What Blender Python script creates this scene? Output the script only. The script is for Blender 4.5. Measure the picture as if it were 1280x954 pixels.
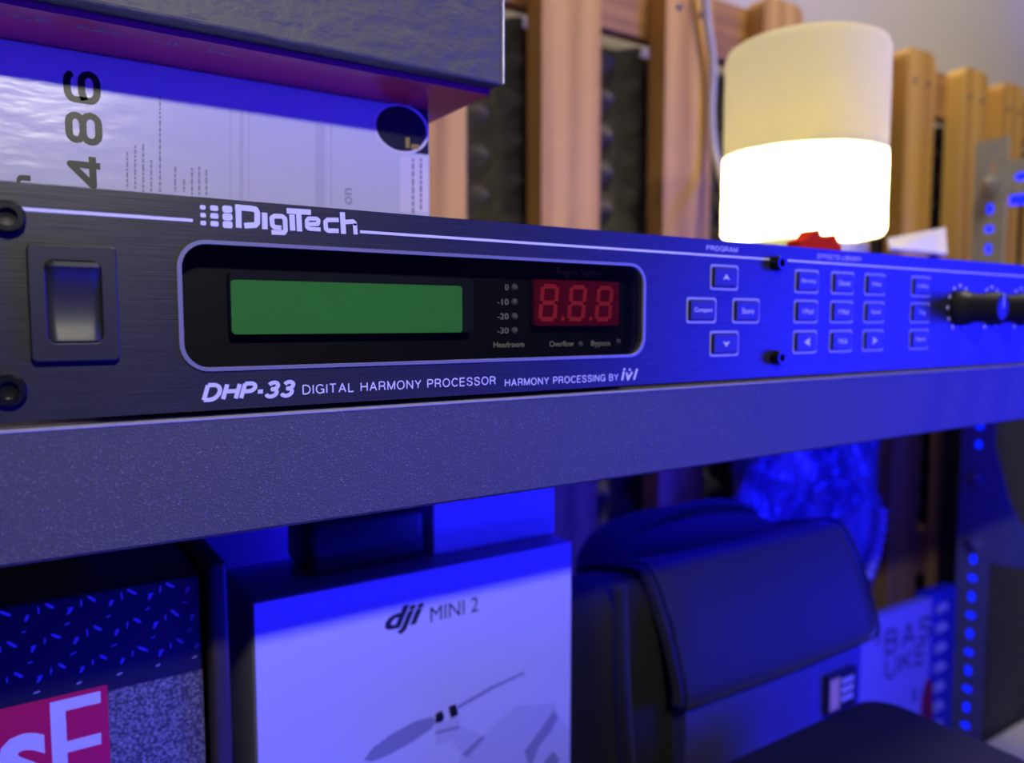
import bpy, bmesh, math, random
from mathutils import Vector, Matrix
random.seed(7)
for o in list(bpy.data.objects): bpy.data.objects.remove(o)
sc = bpy.context.scene
COL = sc.collection
mm = 0.001

# ------------------------------------------------------------------ camera
FPX, IW, IH = 960.0, 1280.0, 954.0
PITCH = 0.0779666338; YAW = 0.9936727431            # down; angle between view and the shelf's long side
CAM = Vector((0.00848279, -0.1678826, 0.01852358))
_h = Vector((math.cos(YAW), math.sin(YAW), 0)); _r = Vector((math.sin(YAW), -math.cos(YAW), 0)); _z = Vector((0, 0, 1))
_F = _h*math.cos(PITCH) - _z*math.sin(PITCH); _U = _z*math.cos(PITCH) + _h*math.sin(PITCH)
cd = bpy.data.cameras.new('camera'); cam = bpy.data.objects.new('camera', cd); COL.objects.link(cam)
cam.matrix_world = Matrix.Translation(CAM) @ Matrix((_r, _U, -_F)).transposed().to_4x4()
cd.sensor_width = 36; cd.sensor_fit = 'HORIZONTAL'; cd.lens = 27
cd.clip_start = 0.01; cd.clip_end = 50
cd.dof.use_dof = True; cd.dof.focus_distance = 0.180; cd.dof.aperture_fstop = 27/2.3
sc.camera = cam

def ray(px, py): return _F*FPX + _r*(px-IW/2) - _U*(py-IH/2)
def at(px, py, y=0.0):                                # photograph measurement -> (x, z) on the plane at depth y
    r = ray(px, py); t = (y-CAM.y)/r.y; p = CAM + r*t
    return p.x, p.z
def atx(px, py, x):                                   # same on a plane of constant x -> (y, z)
    r = ray(px, py); t = (x-CAM.x)/r.x; p = CAM + r*t
    return p.y, p.z

# ------------------------------------------------------------------ world, lights, exposure
w = bpy.data.worlds.new('room'); sc.world = w; w.use_nodes = True
w.node_tree.nodes['Background'].inputs[0].default_value = (0.04, 0.04, 0.60, 1)
w.node_tree.nodes['Background'].inputs[1].default_value = 0.12
sc.view_settings.view_transform = 'Standard'; sc.view_settings.look = 'None'
sc.view_settings.exposure = 0.0; sc.view_settings.gamma = 1

def area(name, loc, tgt, size, power, col, size_y=None):
    l = bpy.data.lights.new(name, 'AREA'); l.energy = power; l.color = col; l.size = size
    if size_y: l.shape = 'RECTANGLE'; l.size_y = size_y
    o = bpy.data.objects.new(name, l); COL.objects.link(o); o.location = loc
    o.rotation_euler = (Vector(tgt)-Vector(loc)).to_track_quat('-Z', 'Y').to_euler()
    return o
area('desk_lamp_light', (0.025, -0.40, 0.255), (0.10, 0.05, 0.0), 0.05, 1.2, (1.0, 0.95, 0.72), 0.02)
area('ceiling_light', (0.80, -0.12, 1.35), (0.85, 0.42, 0.1), 0.35, 15, (1.0, 0.86, 0.66))
area('blue_led_panel_light', (1.25, -0.66, -0.05), (0.35, 0.0, 0.0), 0.42, 7.8, (0.01, 0.01, 1.0), 0.6).data.spread = math.radians(95)
area('added_blue_fill_under_shelf', (0.60, 0.155, -0.034), (0.60, 0.160, -0.5), 0.95, 0.9, (0.01, 0.005, 1.0), 0.02)  # unseen blue fill added to light the rear bay; no strip is built
area('blue_led_on_wall', (2.0, 0.15, 1.05), (1.85, 0.49, 0.95), 0.1, 9, (0.05, 0.03, 1.0), 0.3).data.spread = math.radians(75)
area('blue_led_bar_light', (0.30, -0.50, -0.55), (0.20, 0.1, -0.10), 0.5, 4.4, (0.01, 0.005, 1.0), 0.2)

# ------------------------------------------------------------------ materials
MATS = {}
def mat(name, col, rough=0.5, metal=0.0, spec=0.5, bump=None, var=None, emit=None, alpha=None, coat=0.0, sheen=0.0):
    """bump=(scale, strength, distance, stretch) ; var=(scale, colour2, lo, hi, stretch)"""
    if name in MATS: return MATS[name]
    m = bpy.data.materials.new(name); m.use_nodes = True; nt = m.node_tree; b = nt.nodes['Principled BSDF']
    b.inputs['Base Color'].default_value = (*col, 1); b.inputs['Roughness'].default_value = rough
    b.inputs['Metallic'].default_value = metal; b.inputs['Specular IOR Level'].default_value = spec
    b.inputs['Coat Weight'].default_value = coat; b.inputs['Sheen Weight'].default_value = sheen
    if emit: b.inputs['Emission Color'].default_value = (*emit[:3], 1); b.inputs['Emission Strength'].default_value = emit[3]
    def noise(scale, stretch, detail=3):
        tc = nt.nodes.new('ShaderNodeTexCoord'); mp = nt.nodes.new('ShaderNodeMapping'); n = nt.nodes.new('ShaderNodeTexNoise')
        mp.inputs['Scale'].default_value = stretch; n.inputs['Scale'].default_value = scale; n.inputs['Detail'].default_value = detail
        nt.links.new(tc.outputs['Object'], mp.inputs[0]); nt.links.new(mp.outputs[0], n.inputs['Vector']); return n
    if var:
        n = noise(var[0], var[4]); r = nt.nodes.new('ShaderNodeValToRGB')
        r.color_ramp.elements[0].position = var[2]; r.color_ramp.elements[1].position = var[3]
        r.color_ramp.elements[0].color = (*col, 1); r.color_ramp.elements[1].color = (*var[1], 1)
        nt.links.new(n.outputs['Fac'], r.inputs[0]); nt.links.new(r.outputs[0], b.inputs['Base Color'])
    if bump:
        n = noise(bump[0], bump[3]); bp = nt.nodes.new('ShaderNodeBump')
        bp.inputs['Strength'].default_value = bump[1]; bp.inputs['Distance'].default_value = bump[2]
        nt.links.new(n.outputs['Fac'], bp.inputs['Height']); nt.links.new(bp.outputs[0], b.inputs['Normal'])
    MATS[name] = m; return m
ONE = (1, 1, 1)
M_panel = mat('brushed_anodised_panel', (0.040, 0.040, 0.041), 0.40, 0.55, 0.6, bump=(3500, 0.3, 0.0001, (0.02, 1, 1)), var=(3000, (0.068, 0.068, 0.069), 0.3, 0.8, (0.02, 1, 1)))
M_print = mat('white_screen_print', (0.82, 0.82, 0.82), 0.5)
M_print_dim = mat('grey_screen_print', (0.42, 0.42, 0.47), 0.5)
M_blackpl = mat('black_plastic', (0.022, 0.022, 0.024), 0.42, bump=(2500, 0.15, 0.0001, ONE))
M_rocker = mat('satin_rocker_plastic', (0.028, 0.028, 0.03), 0.42)
M_steel_blk = mat('blackened_steel', (0.05, 0.05, 0.055), 0.28, 0.9)
M_rackmetal = mat('rack_chassis_steel', (0.03, 0.03, 0.03), 0.5, 0.6)
M_well = mat('window_well_black', (0.006, 0.006, 0.008), 0.5)
M_frame = mat('window_border_paint', (0.26, 0.26, 0.30), 0.35, 0.2)
M_lcd = mat('lcd_green', (0.11, 0.62, 0.17), 0.35)
M_lcdedge_shade = mat('lcd_edge_shade_glass', (0.03, 0.035, 0.06), 0.3)  # glass edge; its dark tone also paints the bezel's shadow on the display
M_segbg = mat('seven_segment_red_filter', (0.27, 0.008, 0.035), 0.3)
M_seg = mat('seven_segment_bar', (0.95, 0.05, 0.09), 0.4)
M_key = mat('rubber_key', (0.035, 0.035, 0.045), 0.38)
M_shelf = mat('textured_black_laminate', (0.072, 0.070, 0.072), 0.55, 0.0, 0.6, bump=(2600, 0.8, 0.0003, ONE), var=(2600, (0.30, 0.30, 0.31), 0.60, 0.82, ONE))
M_shelfedge = mat('dusty_laminate_edge', (0.45, 0.43, 0.38), 0.8, bump=(2500, 0.5, 0.0003, ONE))
M_blackcard = mat('black_leatherette_card', (0.105, 0.105, 0.075), 0.52, 0, 0.5, bump=(120, 0.5, 0.002, (1, 1, 1.6)))
M_redcard = mat('glossy_red_card', (0.70, 0.035, 0.16), 0.3)
M_whitefilm = mat('white_glossy_film', (0.74, 0.74, 0.74), 0.24, 0, 0.5, bump=(110, 0.17, 0.0015, (0.7, 1, 1.5)))
M_whitecard = mat('white_card', (0.70, 0.70, 0.72), 0.45)
M_ink = mat('black_ink', (0.012, 0.012, 0.015), 0.4)
M_inkgrey = mat('grey_ink', (0.32, 0.32, 0.38), 0.5)
M_inkpale = mat('pale_grey_ink', (0.60, 0.60, 0.63), 0.5)
M_inkmid = mat('mid_grey_ink', (0.30, 0.30, 0.34), 0.5)
M_gold = mat('gold_foil_print', (0.45, 0.33, 0.04), 0.4)
M_pink = mat('pale_pink_label', (0.88, 0.80, 0.80), 0.5)
M_darkcard = mat('dark_charcoal_card', (0.16, 0.155, 0.15), 0.35)
M_sleeve = mat('charcoal_sleeve_card', (0.34, 0.33, 0.30), 0.35)
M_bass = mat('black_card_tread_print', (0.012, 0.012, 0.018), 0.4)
M_speck_lit = mat('lit_speckled_asphalt_print', (0.05, 0.05, 0.055), 0.5, var=(1100, (0.36, 0.36, 0.40), 0.42, 0.72, ONE))  # printed speckle, with the lit lower front put into its lighter tone
M_tread = mat('tread_highlight_ink', (0.50, 0.50, 0.6), 0.4)
M_crimson = mat('crimson_print', (0.62, 0.012, 0.055), 0.4)
M_brown = mat('brown_black_card', (0.05, 0.035, 0.028), 0.45)
M_nylon = mat('black_nylon', (0.011, 0.011, 0.013), 0.75, bump=(1100, 0.5, 0.0006, ONE), sheen=0.15)
M_flap = mat('navy_grey_nylon_flap', (0.022, 0.020, 0.018), 0.62, bump=(1100, 0.4, 0.0006, ONE), sheen=0.2)
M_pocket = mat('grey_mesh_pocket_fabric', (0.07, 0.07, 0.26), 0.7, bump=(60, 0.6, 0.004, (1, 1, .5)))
M_felt = mat('black_felt', (0.015, 0.016, 0.015), 0.95, bump=(1500, 0.4, 0.0006, ONE))
M_foam = mat('charcoal_acoustic_foam', (0.12, 0.115, 0.115), 0.9, bump=(500, 0.5, 0.001, ONE))
M_wall = mat('grey_painted_wall', (0.62, 0.61, 0.58), 0.85, bump=(200, 0.15, 0.001, ONE))
M_floor = mat('dark_floor', (0.06, 0.055, 0.05), 0.7, bump=(60, 0.2, 0.001, ONE))
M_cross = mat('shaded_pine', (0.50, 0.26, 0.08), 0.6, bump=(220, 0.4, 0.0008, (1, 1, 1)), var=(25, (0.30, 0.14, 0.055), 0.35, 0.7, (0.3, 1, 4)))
M_galv = mat('galvanised_steel', (0.50, 0.53, 0.50), 0.48, 0.35, var=(60, (0.42, 0.45, 0.43), 0.35, 0.7, ONE))
M_bolt = mat('zinc_bolt', (0.6, 0.6, 0.58), 0.3, 0.9)
M_cable = mat('white_cable_rubber', (0.70, 0.68, 0.60), 0.5)
M_red = mat('red_plastic', (0.75, 0.03, 0.004), 0.9, 0, 0.1)
M_greybox = mat('grey_card', (0.26, 0.25, 0.24), 0.6)
M_tan = mat('tan_tag_print', (0.95, 0.62, 0.30), 0.6)
M_paper = mat('magazine_paper', (0.66, 0.62, 0.68), 0.55)
M_bluecover = mat('blue_notebook_cover', (0.05, 0.08, 0.55), 0.5)
M_led = mat('blue_led_diffuser', (0.02, 0.02, 0.3), 0.5, emit=(0.0, 0.01, 1.0, 2.2))
M_lens = mat('clear_led_lens', (0.25, 0.25, 0.35), 0.15)
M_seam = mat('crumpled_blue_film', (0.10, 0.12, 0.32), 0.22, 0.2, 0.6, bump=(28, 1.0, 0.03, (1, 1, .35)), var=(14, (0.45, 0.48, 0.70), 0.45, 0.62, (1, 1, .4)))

def wood():
    m = bpy.data.materials.new('oiled_pine'); m.use_nodes = True; nt = m.node_tree; b = nt.nodes['Principled BSDF']
    tc = nt.nodes.new('ShaderNodeTexCoord'); mp = nt.nodes.new('ShaderNodeMapping'); mp.inputs['Scale'].default_value = (1, 1, 0.07)
    oi = nt.nodes.new('ShaderNodeObjectInfo'); ad = nt.nodes.new('ShaderNodeVectorMath'); ad.operation = 'ADD'
    cx = nt.nodes.new('ShaderNodeCombineXYZ'); ml = nt.nodes.new('ShaderNodeMath'); ml.operation = 'MULTIPLY'; ml.inputs[1].default_value = 7
    n = nt.nodes.new('ShaderNodeTexNoise'); n.inputs['Scale'].default_value = 70; n.inputs['Detail'].default_value = 5; n.inputs['Distortion'].default_value = 0.6
    wv = nt.nodes.new('ShaderNodeTexWave'); wv.inputs['Scale'].default_value = 8; wv.inputs['Distortion'].default_value = 9; wv.inputs['Detail'].default_value = 2
    mix = nt.nodes.new('ShaderNodeMath'); mix.operation = 'MULTIPLY'; r = nt.nodes.new('ShaderNodeValToRGB')
    r.color_ramp.elements[0].color = (0.84, 0.51, 0.12, 1); r.color_ramp.elements[1].color = (0.58, 0.30, 0.06, 1)
    r.color_ramp.elements[0].position = 0.08; r.color_ramp.elements[1].position = 0.62
    L = nt.links.new
    L(oi.outputs['Random'], ml.inputs[0]); L(ml.outputs[0], cx.inputs[0]); L(ml.outputs[0], cx.inputs[2])
    L(tc.outputs['Object'], ad.inputs[0]); L(cx.outputs[0], ad.inputs[1]); L(ad.outputs[0], mp.inputs[0])
    L(mp.outputs[0], n.inputs['Vector']); L(mp.outputs[0], wv.inputs['Vector'])
    L(n.outputs['Fac'], mix.inputs[0]); L(wv.outputs['Fac'], mix.inputs[1]); L(mix.outputs[0], r.inputs[0]); L(r.outputs[0], b.inputs['Base Color'])
    bp = nt.nodes.new('ShaderNodeBump'); bp.inputs['Strength'].default_value = 0.3; bp.inputs['Distance'].default_value = 0.001
    L(n.outputs['Fac'], bp.inputs['Height']); L(bp.outputs[0], b.inputs['Normal']); b.inputs['Roughness'].default_value = 0.55
    return m
M_wood = wood()

def pane_mat():
    m = bpy.data.materials.new('smoked_acrylic_pane'); m.use_nodes = True; nt = m.node_tree
    for n in list(nt.nodes): nt.nodes.remove(n)
    out = nt.nodes.new('ShaderNodeOutputMaterial'); t = nt.nodes.new('ShaderNodeBsdfTransparent'); g = nt.nodes.new('ShaderNodeBsdfGlossy')
    t.inputs[0].default_value = (0.80, 0.80, 0.82, 1); g.inputs['Roughness'].default_value = 0.06
    f = nt.nodes.new('ShaderNodeFresnel'); f.inputs[0].default_value = 1.45; mx = nt.nodes.new('ShaderNodeMixShader')
    nt.links.new(f.outputs[0], mx.inputs[0]); nt.links.new(t.outputs[0], mx.inputs[1]); nt.links.new(g.outputs[0], mx.inputs[2]); nt.links.new(mx.outputs[0], out.inputs[0])
    return m
M_pane = pane_mat()

def shade_mat():
    m = bpy.data.materials.new('frosted_lamp_shade'); m.use_nodes = True; nt = m.node_tree
    for n in list(nt.nodes): nt.nodes.remove(n)
    out = nt.nodes.new('ShaderNodeOutputMaterial'); t = nt.nodes.new('ShaderNodeBsdfTranslucent'); d = nt.nodes.new('ShaderNodeBsdfDiffuse')
    t.inputs[0].default_value = (0.94, 0.95, 0.74, 1); d.inputs[0].default_value = (0.75, 0.74, 0.62, 1)
    mx = nt.nodes.new('ShaderNodeMixShader'); mx.inputs[0].default_value = 0.35
    nt.links.new(t.outputs[0], mx.inputs[1]); nt.links.new(d.outputs[0], mx.inputs[2]); nt.links.new(mx.outputs[0], out.inputs[0])
    return m
M_shade = shade_mat()
M_diff = shade_mat(); M_diff.name = 'opal_inner_disc'
for n_ in M_diff.node_tree.nodes:
    if n_.type == 'BSDF_TRANSLUCENT': n_.inputs[0].default_value = (0.62, 0.58, 0.34, 1)
    if n_.type == 'MIX_SHADER': n_.inputs[0].default_value = 0.12

# ------------------------------------------------------------------ geometry helpers
def link(name, me, m, parent=None, smooth=False):
    me.materials.clear(); me.materials.append(m)
    if smooth:
        for p in me.polygons: p.use_smooth = True
    o = bpy.data.objects.new(name, me); COL.objects.link(o)
    if parent: o.parent = parent; o.matrix_parent_inverse = Matrix.Translation(parent.location).inverted() @ Matrix() if False else Matrix()
    return o
# every part mesh is written in world coordinates and moved into its thing's frame here
def put(name, bm, m, parent=None, smooth=False, auto=None):
    me = bpy.data.meshes.new(name); bmesh.ops.recalc_face_normals(bm, faces=bm.faces[:])
    off = None
    if parent is not None:
        p = parent; off = Vector((0, 0, 0))
        while p is not None: off += p.location; p = p.parent
    else:
        xs = [v.co for v in bm.verts]; lo = Vector([min(c[i] for c in xs) for i in range(3)]); hi = Vector([max(c[i] for c in xs) for i in range(3)])
        off = Vector(((lo.x+hi.x)/2, (lo.y+hi.y)/2, lo.z))
    for v in bm.verts: v.co -= off
    bm.to_mesh(me); bm.free(); me.materials.append(m)
    if smooth:
        for p_ in me.polygons: p_.use_smooth = True
        if auto:
            me.set_sharp_from_angle(angle=math.radians(auto))
    o = bpy.data.objects.new(name, me); COL.objects.link(o)
    if parent is not None: o.parent = parent
    else: o.location = off
    return o
def thing(name, loc, label, cat, group=None):
    o = bpy.data.objects.new(name, None); COL.objects.link(o); o.location = loc; o.empty_display_size = 0.01
    o['label'] = label; o['category'] = cat
    if group: o['group'] = group
    return o
def tag(o, label, cat, group=None):
    o['label'] = label; o['category'] = cat
    if group: o['group'] = group
    return o
def box(bm, x0, x1, y0, y1, z0, z1, bev=0, seg=2):
    b2 = bmesh.new()
    bmesh.ops.create_cube(b2, size=1, matrix=Matrix.Translation(((x0+x1)/2, (y0+y1)/2, (z0+z1)/2)) @ Matrix.Diagonal((x1-x0, y1-y0, z1-z0, 1)))
    if bev: bmesh.ops.bevel(b2, geom=b2.edges[:], offset=bev, segments=seg, affect='EDGES', profile=0.5)
    merge(bm, b2)
def merge(bm, b2, M=None):
    if M is not None: bmesh.ops.transform(b2, matrix=M, verts=b2.verts[:])
    me = bpy.data.meshes.new('tmp'); b2.to_mesh(me); b2.free(); bm.from_mesh(me); bpy.data.meshes.remove(me)
def B(*a, **k):
    bm = bmesh.new(); box(bm, *a, **k); return bm
def cyl(bm, c, axis, r, h, seg=24, r2=None, bev=0):
    b2 = bmesh.new(); bmesh.ops.create_cone(b2, cap_ends=True, segments=seg, radius1=r, radius2=r if r2 is None else r2, depth=h)
    if bev:
        es = [e for e in b2.edges if abs(e.verts[0].co.z-e.verts[1].co.z) < 1e-9]
        bmesh.ops.bevel(b2, geom=es, offset=bev, segments=2, affect='EDGES', profile=0.5)
    q = Vector((0, 0, 1)).rotation_difference(Vector(axis)).to_matrix().to_4x4()
    merge(bm, b2, Matrix.Translation(c) @ q)
def sphere(bm, c, r, s=(1, 1, 1), seg=12):
    b2 = bmesh.new(); bmesh.ops.create_uvsphere(b2, u_segments=seg, v_segments=seg//2+2, radius=r)
    merge(bm, b2, Matrix.Translation(c) @ Matrix.Diagonal((*s, 1)))
def rrect(x0, x1, z0, z1, r, n=6):
    pts = []
    for cx, cz, a0 in ((x1-r, z1-r, 0), (x0+r, z1-r, 90), (x0+r, z0+r, 180), (x1-r, z0+r, 270)):
        for k in range(n+1):
            a = math.radians(a0+90*k/n); pts.append((cx+r*math.cos(a), cz+r*math.sin(a)))
    return pts
def plate(outer, holes, y0, y1, bev=0):
    """outline in (x,z) with holes, filled between depths y0 (front) and y1"""
    cu = bpy.data.curves.new('tmpc', 'CURVE'); cu.dimensions = '2D'; cu.fill_mode = 'BOTH'
    for lp in [outer]+list(holes):
        s = cu.splines.new('POLY'); s.points.add(len(lp)-1)
        for i, p in enumerate(lp): s.points[i].co = (p[0]*1000, p[1]*1000, 0, 1)      # millimetres while filling
        s.use_cyclic_u = True
    cu.extrude = (y1-y0)/2*1000; cu.bevel_depth = bev*1000; cu.bevel_resolution = 1
    o = bpy.data.objects.new('tmpo', cu); COL.objects.link(o)
    me = bpy.data.meshes.new_from_object(o.evaluated_get(bpy.context.evaluated_depsgraph_get()))
    bm = bmesh.new(); bm.from_mesh(me); bpy.data.objects.remove(o); bpy.data.curves.remove(cu); bpy.data.meshes.remove(me)
    M = Matrix.Translation((0, (y0+y1)/2, 0)) @ Matrix.Rotation(math.pi/2, 4, 'X') @ Matrix.Scale(0.001, 4)
    bmesh.ops.transform(bm, matrix=M, verts=bm.verts[:]); bmesh.ops.remove_doubles(bm, verts=bm.verts[:], dist=1e-6)
    return bm
def text_bm(s, x0, x1, z0, z1, y, bold=0.0, shear=0.0, rot=0, th=0.00006, spacing=1.0):
    """lettering fitted to a rectangle on the plane y; rot 90 turns it to read upwards"""
    cu = bpy.data.curves.new('tmpt', 'FONT'); cu.body = s; cu.size = 1; cu.offset = bold; cu.shear = shear; cu.resolution_u = 3; cu.space_character = spacing
    cu.extrude = 0.02
    o = bpy.data.objects.new('tmpo', cu); COL.objects.link(o)
    me = bpy.data.meshes.new_from_object(o.evaluated_get(bpy.context.evaluated_depsgraph_get()))
    bm = bmesh.new(); bm.from_mesh(me); bpy.data.objects.remove(o); bpy.data.curves.remove(cu); bpy.data.meshes.remove(me)
    bmesh.ops.rotate(bm, verts=bm.verts[:], cent=(0, 0, 0), matrix=Matrix.Rotation(math.radians(rot), 3, 'Z'))
    lo = [min(v.co[i] for v in bm.verts) for i in range(3)]; hi = [max(v.co[i] for v in bm.verts) for i in range(3)]
    for v in bm.verts:
        u = (v.co.x-lo[0])/(hi[0]-lo[0]); q = (v.co.y-lo[1])/(hi[1]-lo[1]); d = (v.co.z-lo[2])/(hi[2]-lo[2])
        v.co = (x0+(x1-x0)*u, y-th*d, z0+(z1-z0)*q)
    return bm
PK = [0]
def poly(bm, pts, y, th=0.00006):
    """flat print: polygon in (x,z) proud of the plane y"""
    PK[0] = (PK[0]+1) % 17; th = th*(0.6+0.05*PK[0])
    a = [bm.verts.new((p[0], y-th, p[1])) for p in pts]; b = [bm.verts.new((p[0], y, p[1])) for p in pts]
    bm.faces.new(a); bm.faces.new(b[::-1]); n = len(pts)
    for i in range(n): bm.faces.new((a[i], a[(i+1) % n], b[(i+1) % n], b[i]))
def ppoly(bm, pix, y, th=0.00006): poly(bm, [at(px, py, y) for px, py in pix], y, th)
def stroke(bm, pts, wdt, y, th=0.00006):
    for (x0, z0), (x1, z1) in zip(pts, pts[1:]):
        d = Vector((x1-x0, z1-z0)); L = d.length or 1e-9; d /= L; n = Vector((-d.y, d.x))*wdt/2
        poly(bm, [(x0+n.x, z0+n.y), (x1+n.x, z1+n.y), (x1-n.x, z1-n.y), (x0-n.x, z0-n.y)], y, th)
    for x, z in pts[1:-1]:
        poly(bm, [(x+wdt/2*math.cos(a*math.pi/6), z+wdt/2*math.sin(a*math.pi/6)) for a in range(12)], y, th*0.9)
def smooth_path(pts, n=8):
    P = [Vector(p) for p in pts]; out = []
    for i in range(len(P)-1):
        p0, p1, p2, p3 = P[max(i-1, 0)], P[i], P[i+1], P[min(i+2, len(P)-1)]
        for k in range(n):
            t = k/n; out.append(0.5*((2*p1)+(p2-p0)*t+(2*p0-5*p1+4*p2-p3)*t*t+(3*p1-p0-3*p2+p3)*t**3))
    return out+[P[-1]]
def arc(cx, cy, rx, ry, a0, a1, n=10):
    return [(cx+rx*math.cos(math.radians(a0+(a1-a0)*k/n)), cy+ry*math.sin(math.radians(a0+(a1-a0)*k/n))) for k in range(n+1)]
def _s(pts): return [(p.x, p.y) for p in smooth_path([(a, b, 0) for a, b in pts], 3)]
GLY = {
 'D': (.66, [[(0, 0), (0, 1)], [(0, 1), (.28, 1)]+arc(.28, .5, .38, .5, 90, -90, 12)+[(0, 0)]]),
 'H': (.62, [[(0, 0), (0, 1)], [(.62, 0), (.62, 1)], [(0, .52), (.62, .52)]]),
 'P': (.56, [[(0, 0), (0, 1)], [(0, 1), (.30, 1)]+arc(.30, .73, .26, .27, 90, -90)+[(0, .46)]]),
 'R': (.60, [[(0, 0), (0, 1)], [(0, 1), (.32, 1)]+arc(.32, .74, .26, .26, 90, -90)+[(0, .48)], [(.36, .48), (.55, .36), (.57, .10), (.61, 0)]]),
 'B': (.56, [[(0, 0), (0, 1), (.30, 1)]+arc(.30, .77, .22, .23, 90, -90)+[(0, .54)], [(.30, .54)]+arc(.30, .27, .26, .27, 90, -90)+[(0, 0)]]),
 '-': (.14, [[(-.06, .40), (.20, .40)]]),
 '3': (.54, [arc(.26, .75, .24, .25, 160, -90)+arc(.26, .27, .27, .27, 90, -160)]),
 'I': (.0, [[(0, 0), (0, 1)]]),
 'G': (.70, [arc(.36, .5, .36, .5, 38, 330, 18), [(.42, .46), (.70, .46), (.70, 0)]]),
 'C': (.66, [arc(.36, .5, .36, .5, 38, 322, 18)]),
 'O': (.74, [arc(.37, .5, .37, .5, 0, 360, 22)]),
 'T': (.60, [[(0, 1), (.60, 1)], [(.30, 1), (.30, 0)]]),
 'A': (.66, [[(0, 0), (.33, 1), (.66, 0)], [(.11, .33), (.55, .33)]]),
 'L': (.48, [[(0, 1), (0, 0), (.48, 0)]]),
 'E': (.54, [[(.54, 1), (0, 1), (0, 0), (.54, 0)], [(0, .52), (.50, .52)]]),
 'F': (.52, [[(.52, 1), (0, 1), (0, 0)], [(0, .50), (.46, .50)]]),
 'M': (.72, [[(0, 0), (0, 1), (.36, .04), (.72, 1), (.72, 0)]]),
 'N': (.62, [[(0, 0), (0, 1), (.62, 0), (.62, 1)]]),
 'Y': (.62, [[(0, 1), (.31, .44), (.62, 1)], [(.31, .44), (.31, 0)]]),
 'U': (.62, [[(0, 1), (0, .32)]+arc(.31, .31, .31, .31, 180, 360, 10)+[(.62, .32), (.62, 1)]]),
 'K': (.60, [[(0, 0), (0, 1)], [(.58, 1), (0, .38)], [(.22, .60), (.60, 0)]]),
 'S': (.60, [_s([(.56, .74), (.50, .93), (.30, 1), (.08, .93), (.03, .76), (.12, .60), (.30, .52), (.50, .44), (.58, .27), (.52, .08), (.30, 0), (.08, .07), (.01, .27)])]),
 '4': (.60, [[(.42, 0), (.42, 1), (0, .26), (.60, .26)]]),
 '8': (.54, [[(.16, .53), (.38, .53)]+arc(.38, .77, .14, .23, -90, 90, 6)+arc(.16, .77, .14, .23, 90, 270, 6), [(.16, .53), (.38, .53)]+arc(.38, .265, .16, .265, 90, -90, 6)+arc(.16, .265, .16, .265, 270, 90, 6)]),
 '6': (.54, [arc(.34, .78, .18, .22, 20, 90, 5)+arc(.20, .78, .20, .22, 90, 180, 5)+[(0, .28)]+arc(.20, .26, .20, .26, 180, 270, 5)+arc(.36, .26, .18, .26, 270, 450, 8)+[(.16, .52), (0, .44)]]),
 ' ': (.18, [])}
def caps_bm(s, x0, x1, z0, z1, y, wt=0.13, shear=0.0, gap=0.17, th=0.00006):
    """grotesque capitals drawn with strokes, fitted between x0..x1 and z0..z1"""
    pen = 0; items = []
    for c in s:
        wd, pl_ = GLY[c]; items.append((pen, pl_)); pen += wd+wt+gap
    tot = pen-gap-wt; H = z1-z0; st = wt*H; k = (x1-x0-st-shear*H)/tot; bm = bmesh.new()
    for off, pl_ in items:
        for q_ in pl_: stroke(bm, [(x0+st/2+(off+a)*k+shear*H*b, z0+st/2+(H-st)*b) for a, b in q_], st, y, th)
    return bm
def tube(bm, pts, r, seg=10, closed=False):
    P = [Vector(p) for p in pts]; rings = []
    for i, p in enumerate(P):
        d = (P[min(i+1, len(P)-1)]-P[max(i-1, 0)]).normalized()
        up = Vector((0, 0, 1)) if abs(d.z) < 0.9 else Vector((1, 0, 0)); u = d.cross(up).normalized(); v = d.cross(u)
        rr = r[i] if isinstance(r, (list, tuple)) else r
        rings.append([bm.verts.new(p+(u*math.cos(a)+v*math.sin(a))*rr) for a in [2*math.pi*k/seg for k in range(seg)]])
    for a, b in zip(rings, rings[1:]):
        for k in range(seg): bm.faces.new((a[k], a[(k+1) % seg], b[(k+1) % seg], b[k]))
    bm.faces.new(rings[0]); bm.faces.new(rings[-1][::-1])
def lathe(bm, c, prof, axis='Z', seg=48):
    rings = []
    for r, h in prof:
        rings.append([bm.verts.new(c+(Vector((r*math.cos(a), r*math.sin(a), h)) if axis == 'Z' else Vector((r*math.cos(a), -h, r*math.sin(a))))) for a in [2*math.pi*k/seg for k in range(seg)]])
    for a, b in zip(rings, rings[1:]):
        for k in range(seg): bm.faces.new((a[k], a[(k+1) % seg], b[(k+1) % seg], b[k]))
    bm.faces.new(rings[0][::-1]); bm.faces.new(rings[-1])

# ================================================================== SETTING
LOWZ = -0.62                                      # top of the lower shelf
def struct(name, bm, m):
    o = put(name, bm, m); o['kind'] = 'structure'; return o
struct('wall_back', B(-1.2, 3.2, 0.492, 0.56, -1.0, 1.6), M_wall)
struct('floor', B(-1.2, 3.2, -0.6, 0.492, -1.03, -1.0), M_floor)

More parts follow.
